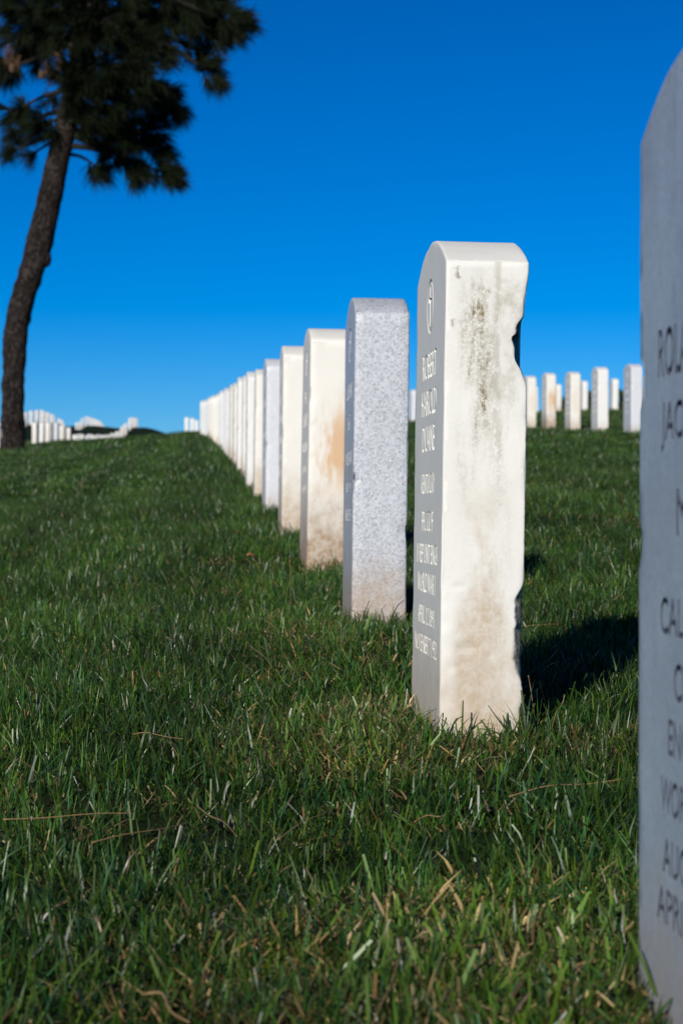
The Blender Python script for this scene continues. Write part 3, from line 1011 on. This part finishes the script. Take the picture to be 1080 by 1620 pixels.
# ------------------------------------------------------------------ dark trees far behind on the right
def far_tree(px, py_top, Y, hgt, wid, lab, seed):
    top = unproject(px, py_top, Y)
    gz = tz(top.x, Y)
    r_ = random.Random(seed)
    root = bpy.data.objects.new('far_tree', None); col.objects.link(root)
    root.location = (top.x, Y, gz)
    H = max(1.5, top.z - gz)
    v_, f_ = tube(resample([Vector((0, 0, -.2)), Vector((.05, 0, H * .4)), Vector((0, .05, H * .85))], 8), np.linspace(.16, .04, 8), 8, .02)
    mesh_obj('trunk', v_, f_, M_bark, root, True)
    V = []; F = []
    for k in range(26):
        a = r_.uniform(0, 6.28); rr = wid * r_.random() ** .5 * .8
        cz = H * r_.uniform(.25, .93); fall = 1 - 0.55 * abs(cz / H - .5) * 2
        c = Vector((math.cos(a) * rr * fall, math.sin(a) * rr * fall, cz))
        cr = wid * r_.uniform(.22, .4)
        for _ in range(110):
            d = Vector((r_.gauss(0, 1), r_.gauss(0, 1), r_.gauss(0, 1))).normalized()
            p = c + d * cr * r_.random() ** .33
            n = (d + Vector((r_.gauss(0, .6), r_.gauss(0, .6), r_.gauss(0, .6)))).normalized()
            u = n.orthogonal().normalized(); w = n.cross(u); s = r_.uniform(.05, .1)
            o = len(V)
            V += [p - u * s, p + w * s * .5, p + u * s, p - w * s * .5]
            F.append((o, o + 1, o + 2, o + 3))
    c_ = mesh_obj('crown', V, F, M_farleaf, root); c_['kind'] = 'stuff'
    tag(root, lab, 'tree', 'dark trees beyond the right-hand stones')


far_tree(898, 622, 84, 4, 1.1, 'dark far tree seen between the rust-stained and tan-footed background headstones', 1)
far_tree(932, 622, 86, 4, 0.8, 'dark far tree between the two middle background headstones on the right', 2)
far_tree(990, 617, 88, 4, 0.9, 'dark far tree between the white and the blue-grey background headstones', 3)
far_tree(1040, 614, 86, 4, 1.3, 'dark far tree hidden behind the large near right headstone', 4)

# ------------------------------------------------------------------ grass
GREENS = [(0.027, 0.078, 0.008), (0.037, 0.096, 0.010), (0.015, 0.055, 0.009), (0.048, 0.100, 0.011), (0.020, 0.074, 0.020), (0.058, 0.106, 0.008)]
TANS = [(0.25, 0.17, 0.07), (0.17, 0.105, 0.04), (0.32, 0.24, 0.11)]


def tuft_object(name, seed, n, rad, hmin, hmax, wmin, wmax, lean, dead=0.06, segs=3):
    r_ = random.Random(seed)
    V = []; F = []; C = []
    for _ in range(n):
        a = r_.uniform(0, 6.283); d = rad * math.sqrt(r_.random())
        bx, by = math.cos(a) * d, math.sin(a) * d
        h = r_.uniform(hmin, hmax); w = r_.uniform(wmin, wmax)
        isdead = r_.random() < dead
        if isdead:
            h *= r_.uniform(0.4, 0.85); ang = r_.uniform(0.5, 1.45); c = r_.choice(TANS)
        else:
            ang = min(1.35, abs(r_.gauss(0, lean))); c = r_.choice(GREENS)
        k = r_.choice((0.45, 0.7, 0.9, 1.0, 1.2, 1.9)) * r_.uniform(0.85, 1.15); c = tuple(q * k for q in c)
        la = r_.uniform(0, 6.283) if r_.random() < 0.6 else r_.gauss(0.2, 0.7)
        ld = Vector((math.cos(la), math.sin(la), 0))
        fa = la + math.pi / 2 + r_.gauss(0, 0.8)
        sd = Vector((math.cos(fa), math.sin(fa), 0.25 * r_.gauss(0, 1))).normalized()
        curl = r_.gauss(0.12, 0.16)
        mown = r_.random() < 0.55
        p = Vector((bx, by, -0.004))
        o = len(V)
        for q_ in range(segs + 1):
            f = q_ / segs
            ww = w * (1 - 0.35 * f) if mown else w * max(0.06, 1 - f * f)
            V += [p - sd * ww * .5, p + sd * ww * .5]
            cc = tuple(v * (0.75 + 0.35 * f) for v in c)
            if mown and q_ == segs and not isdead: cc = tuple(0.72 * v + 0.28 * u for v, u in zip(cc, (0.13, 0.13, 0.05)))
            C += [cc, cc]
            p = p + (ld * math.sin(ang) + Vector((0, 0, 1)) * math.cos(ang)) * (h / segs)
            ang = max(-0.3, min(1.7, ang + curl))
        for q_ in range(segs):
            q = o + q_ * 2
            F.append((q, q + 1, q + 3, q + 2))
    me = bpy.data.meshes.new(name)
    me.from_pydata([tuple(v) for v in V], [], F)
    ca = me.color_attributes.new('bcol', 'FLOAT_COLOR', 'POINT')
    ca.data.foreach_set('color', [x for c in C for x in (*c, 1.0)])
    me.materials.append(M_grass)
    me.shade_smooth()
    return bpy.data.objects.new(name, me)


tcol = bpy.data.collections.new('grass_tufts')
tufts = []
for i in range(6):   # 0-5 near turf
    tufts.append(tuft_object('tuft_a%d' % i, 100 + i, 85, 0.06, 0.016, 0.042, 0.0008, 0.0027, 0.70, 0.10, 3))
for i in range(3):   # 6-8 dry thatch
    tufts.append(tuft_object('tuft_b%d' % i, 200 + i, 70, 0.055, 0.014, 0.036, 0.0010, 0.0030, 0.9, 0.7, 2))
for i in range(3):   # 9-11 tall untrimmed blades
    tufts.append(tuft_object('tuft_c%d' % i, 300 + i, 9, 0.03, 0.05, 0.10, 0.0020, 0.0042, 0.6, 0.06, 5))
for i in range(4):   # 12-15 far turf, bigger patches
    tufts.append(tuft_object('tuft_d%d' % i, 400 + i, 130, 0.16, 0.018, 0.042, 0.0035, 0.007, 0.7, 0.05, 2))
for o in tufts:
    tcol.objects.link(o)

pts = []   # x, y, scale, index, rotz, tiltx, tilty
stone_arr = np.array(stones_xy)


DRY = [(0.21, 1.47, 0.15, 0.19, 0.93), (0.33, 1.62, 0.07, 0.10, 0.6), (0.19, 2.60, 0.10, 0.18, 0.9), (0.38, 2.47, 0.12, 0.05, 0.7), (0.19, 3.6, 0.13, 0.5, 0.55),
       (0.52, 2.42, 0.07, 0.06, 0.6), (-0.05, 2.1, 0.12, 0.15, 0.35), (0.05, 5.3, 0.25, 0.5, 0.45), (0.9, 6.5, 0.4, 1.0, 0.4), (1.3, 9.5, 0.8, 0.8, 0.5), (-0.6, 7.5, 0.5, 1.0, 0.3)]


def dryness(x, y):
    d = 0.0
    for (cx, cy, sx, sy, a) in DRY:
        d = np.maximum(d, a * np.exp(-((x - cx) / sx) ** 2 - ((y - cy) / sy) ** 2))
    return d


def scatter(y0, y1, dens, mx, idxs, smin, smax, xmin=None):
    cell = 1 / math.sqrt(dens)
    gx = np.arange(-304 / FPX * y1 - mx, 776 / FPX * y1 + mx * 1.2, cell)
    gy = np.arange(y0, y1, cell)
    xx, yy = [q.ravel() for q in np.meshgrid(gx, gy)]
    xx = xx + rng.uniform(-.6, .6, len(xx)) * cell; yy = yy + rng.uniform(-.6, .6, len(yy)) * cell
    inside = (xx > -304 / FPX * yy - mx) & (xx < 776 / FPX * yy + mx * 1.2)
    xx, yy = xx[inside], yy[inside]
    n = len(xx)
    keep = np.ones(n, bool)
    for sx, sy in stones_xy:
        keep &= ~((np.abs(xx - sx) < ST / 2 + 0.028) & (np.abs(yy - sy) < SW / 2 + 0.028))
    if 6 in idxs:
        keep &= rng.random(n) < 0.25 + 0.75 * dryness(xx, yy) / 0.8
    else:
        keep &= rng.random(n) > dryness(xx, yy)
    xx, yy = xx[keep], yy[keep]
    n = len(xx)
    zz = terrain(xx, yy)
    for k in range(n):
        pts.append((xx[k], yy[k], zz[k], rng.uniform(smin, smax), idxs[rng.integers(len(idxs))], rng.random() * 6.283, rng.normal(0, .12), rng.normal(0, .12)))


scatter(0.5, 5.5, 290, 1.5, [0, 1, 2, 3, 4, 5], 0.75, 1.2)
scatter(0.5, 5.5, 190, 1.5, [6, 7, 8], 0.8, 1.25)
scatter(0.75, 6.5, 14, 0.45, [9, 10, 11], 0.5, 0.85)
scatter(5.5, 12, 150, 1.8, [0, 1, 2, 3, 4, 5], 0.95, 1.35)
scatter(5.5, 12, 110, 1.8, [6, 7, 8], 1, 1.4)
scatter(12, 26, 42, 3.0, [12, 13, 14, 15], 0.85, 1.2)
scatter(26, 56, 16, 5.0, [12, 13, 14, 15], 1.2, 1.8)


def cluster(cx, cy, sx, sy, n, idxs, smin, smax):
    for _ in range(n):
        x = random.gauss(cx, sx); y = random.gauss(cy, sy)
        if any(abs(x - a) < ST / 2 + 0.012 and abs(y - b) < SW / 2 + 0.012 for a, b in stones_xy): continue
        pts.append((x, y, tz(x, y), random.uniform(smin, smax), random.choice(idxs), random.uniform(0, 6.28), random.gauss(0, .15), random.gauss(0, .15)))


cluster(0.21, 1.46, 0.11, 0.13, 330, [6, 7, 8], 0.9, 1.5)      # dry patch at the near stone
cluster(0.33, 1.62, 0.06, 0.08, 22, [6, 7, 8], 0.9, 1.4)
cluster(0.20, 2.60, 0.07, 0.15, 150, [6, 7, 8], 0.9, 1.3)      # dry strip in front of the chipped stone
cluster(0.38, 2.48, 0.10, 0.035, 50, [6, 7, 8], 0.9, 1.3)
cluster(0.20, 3.7, 0.09, 0.45, 120, [6, 7, 8], 0.9, 1.3)
cluster(0.52, 2.44, 0.05, 0.04, 16, [6, 7, 8], 0.9, 1.3)
# untrimmed blades round the feet of the stones
for sx, sy in stones_xy[:9]:
    for k in range(26):
        e = random.random()
        if e < .45: x, y = random.uniform(sx - .07, sx + .09), sy - SW / 2 - random.uniform(.012, .04)
        elif e < .75: x, y = sx - ST / 2 - random.uniform(.012, .04), random.uniform(sy - .17, sy + .17)
        else: x, y = sx + ST / 2 + random.uniform(.012, .04), random.uniform(sy - .17, sy + .17)
        pts.append((x, y, tz(x, y), random.uniform(.35, .75), random.choice([9, 10, 11]), random.uniform(0, 6.28), random.gauss(0, .15), random.gauss(0, .15)))
for k in range(5):
    pts.append((ROW_X + 0.035 + random.uniform(-.02, .03), 2.705 - SW / 2 - random.uniform(.015, .035), tz(ROW_X, 2.52), random.uniform(.8, 1.0), 9 + k % 3, random.uniform(0, 6.28), 0, 0))

pa = np.array(pts)
gme = bpy.data.meshes.new('grass')
gme.vertices.add(len(pa))
gme.vertices.foreach_set('co', pa[:, :3].astype(np.float32).ravel())
a_ = gme.attributes.new('scl', 'FLOAT', 'POINT'); a_.data.foreach_set('value', pa[:, 3].astype(np.float32))
a_ = gme.attributes.new('idx', 'INT', 'POINT'); a_.data.foreach_set('value', pa[:, 4].astype(np.int32))
a_ = gme.attributes.new('rot', 'FLOAT_VECTOR', 'POINT')
a_.data.foreach_set('vector', np.stack([pa[:, 6], pa[:, 7], pa[:, 5]], 1).astype(np.float32).ravel())
grass = bpy.data.objects.new('grass', gme)
col.objects.link(grass)
tag(grass, 'mown green lawn grass with dry tan blades between the headstones', None, None, 'stuff')
gme.materials.append(M_grass)

ng = bpy.data.node_groups.new('grass_nodes', 'GeometryNodeTree')
ng.interface.new_socket('Geometry', in_out='INPUT', socket_type='NodeSocketGeometry')
ng.interface.new_socket('Geometry', in_out='OUTPUT', socket_type='NodeSocketGeometry')
gi = ng.nodes.new('NodeGroupInput'); go = ng.nodes.new('NodeGroupOutput')
ci = ng.nodes.new('GeometryNodeCollectionInfo'); ci.inputs['Collection'].default_value = tcol
ci.inputs['Separate Children'].default_value = True; ci.inputs['Reset Children'].default_value = True
iop = ng.nodes.new('GeometryNodeInstanceOnPoints')
iop.inputs['Pick Instance'].default_value = True


def named(n, dt):
    nd = ng.nodes.new('GeometryNodeInputNamedAttribute'); nd.data_type = dt; nd.inputs['Name'].default_value = n
    return nd.outputs[0]


e2r = ng.nodes.new('FunctionNodeEulerToRotation')
ng.links.new(named('rot', 'FLOAT_VECTOR'), e2r.inputs[0])
m2p = ng.nodes.new('GeometryNodeMeshToPoints')
ng.links.new(gi.outputs[0], m2p.inputs['Mesh'])
ng.links.new(m2p.outputs[0], iop.inputs['Points'])
ng.links.new(ci.outputs[0], iop.inputs['Instance'])
ng.links.new(named('idx', 'INT'), iop.inputs['Instance Index'])
ng.links.new(e2r.outputs[0], iop.inputs['Rotation'])
ng.links.new(named('scl', 'FLOAT'), iop.inputs['Scale'])
ng.links.new(iop.outputs[0], go.inputs[0])
md = grass.modifiers.new('grass', 'NODES'); md.node_group = ng

# ------------------------------------------------------------------ dry stems and a leaf lying on the lawn
straws = [
    ((5, 1298), (215, 1288), 'long tan straw lying flat at the left edge of the lawn', .0012),
    ((145, 1335), (300, 1303), 'tan straw lying aslant in the lower left grass', .0012),
    ((805, 1262), (985, 1234), 'long tan straw pointing at the near right headstone', .0013),
    ((655, 1302), (705, 1290), 'short tan straw in the grass before the chipped headstone', .0011),
    ((210, 1163), (290, 1170), 'thin brown straw lying in the left middle grass', .0010),
    ((820, 992), (890, 988), 'pale straw lying right of the chipped headstone', .0009),
    ((395, 1022), (430, 1055), 'pale forked straw in the grass left of the chipped headstone', .0010),
    ((458, 885), (462, 962), 'upright brown dry stem near the rust-streaked headstone', .0010),
    ((835, 1070), (846, 1140), 'bent brown dry stem at the right foot of the chipped headstone', .0010),
    ((893, 1100), (872, 1155), 'curved brown dry stem standing in the shadow of the chipped headstone', .0010),
    ((230, 1575), (300, 1620), 'thick brown twig at the bottom left of the lawn', .0018),
    ((310, 1275), (375, 1325), 'reddish brown straw crossing the middle foreground grass', .0011),
    ((440, 1330), (520, 1285), 'tan straw rising to the right in the middle foreground', .0011),
    ((560, 1700), (640, 1480), 'long straw in the bottom right dry grass', .0014),
]
for (a, b, lab, rad_) in straws:
    A = ground_at(*a); B = ground_at(*b)
    up = 0.001
    if abs(a[1] - b[1]) > 1.3 * abs(a[0] - b[0]) and rad_ <= .001:
        # standing stem: top above its foot
        foot, topp = (b, a) if b[1] > a[1] else (a, b)
        B = ground_at(*foot); A = unproject(topp[0], topp[1], B.y + 0.01)
    A.z += up; B.z += up
    mids = [A.lerp(B, f) + Vector((random.uniform(-.003, .003), random.uniform(-.012, .012), 0.001 * math.sin(math.pi * f) + random.uniform(-.002, .003))) for f in (0.33, 0.66)]
    pth = resample([A, mids[0], mids[1], B], 14)
    o_ = pth[0].copy()
    v_, f_ = tube([p - o_ for p in pth], np.linspace(rad_ * .6, rad_ * .3, 14), 5, 0)
    s = mesh_obj('dry_straw', v_, f_, M_straw, None, True); s.location = o_
    tag(s, lab, 'straw', 'dry straws on the lawn')

lp_ = ground_at(398, 888)
bm = bmesh.new()
rows_ = []
for i in range(7):
    f = i / 6; w = 0.016 * math.sin(math.pi * (0.06 + 0.9 * f))
    rows_.append([bm.verts.new(((f - .5) * .06, sgn * w, 0.012 * (sgn * sgn) + 0.010 * math.sin(f * 4))) for sgn in (-1, 0, 1)])
for i in range(6):
    for j in range(2):
        bm.faces.new((rows_[i][j], rows_[i + 1][j], rows_[i + 1][j + 1], rows_[i][j + 1]))
me = bpy.data.meshes.new('dead_leaf'); bm.to_mesh(me); bm.free(); me.materials.append(M_leaf); me.shade_smooth()
leaf = bpy.data.objects.new('dead_leaf', me); col.objects.link(leaf)
leaf.location = (lp_.x, lp_.y, lp_.z + 0.01); leaf.rotation_euler = (.3, .2, .4); leaf.scale = (.5, .5, .5)
sm = leaf.modifiers.new('t', 'SOLIDIFY'); sm.thickness = 0.0006
tag(leaf, 'small curled brown dead leaf on the grass near the rust-streaked headstone', 'leaf')
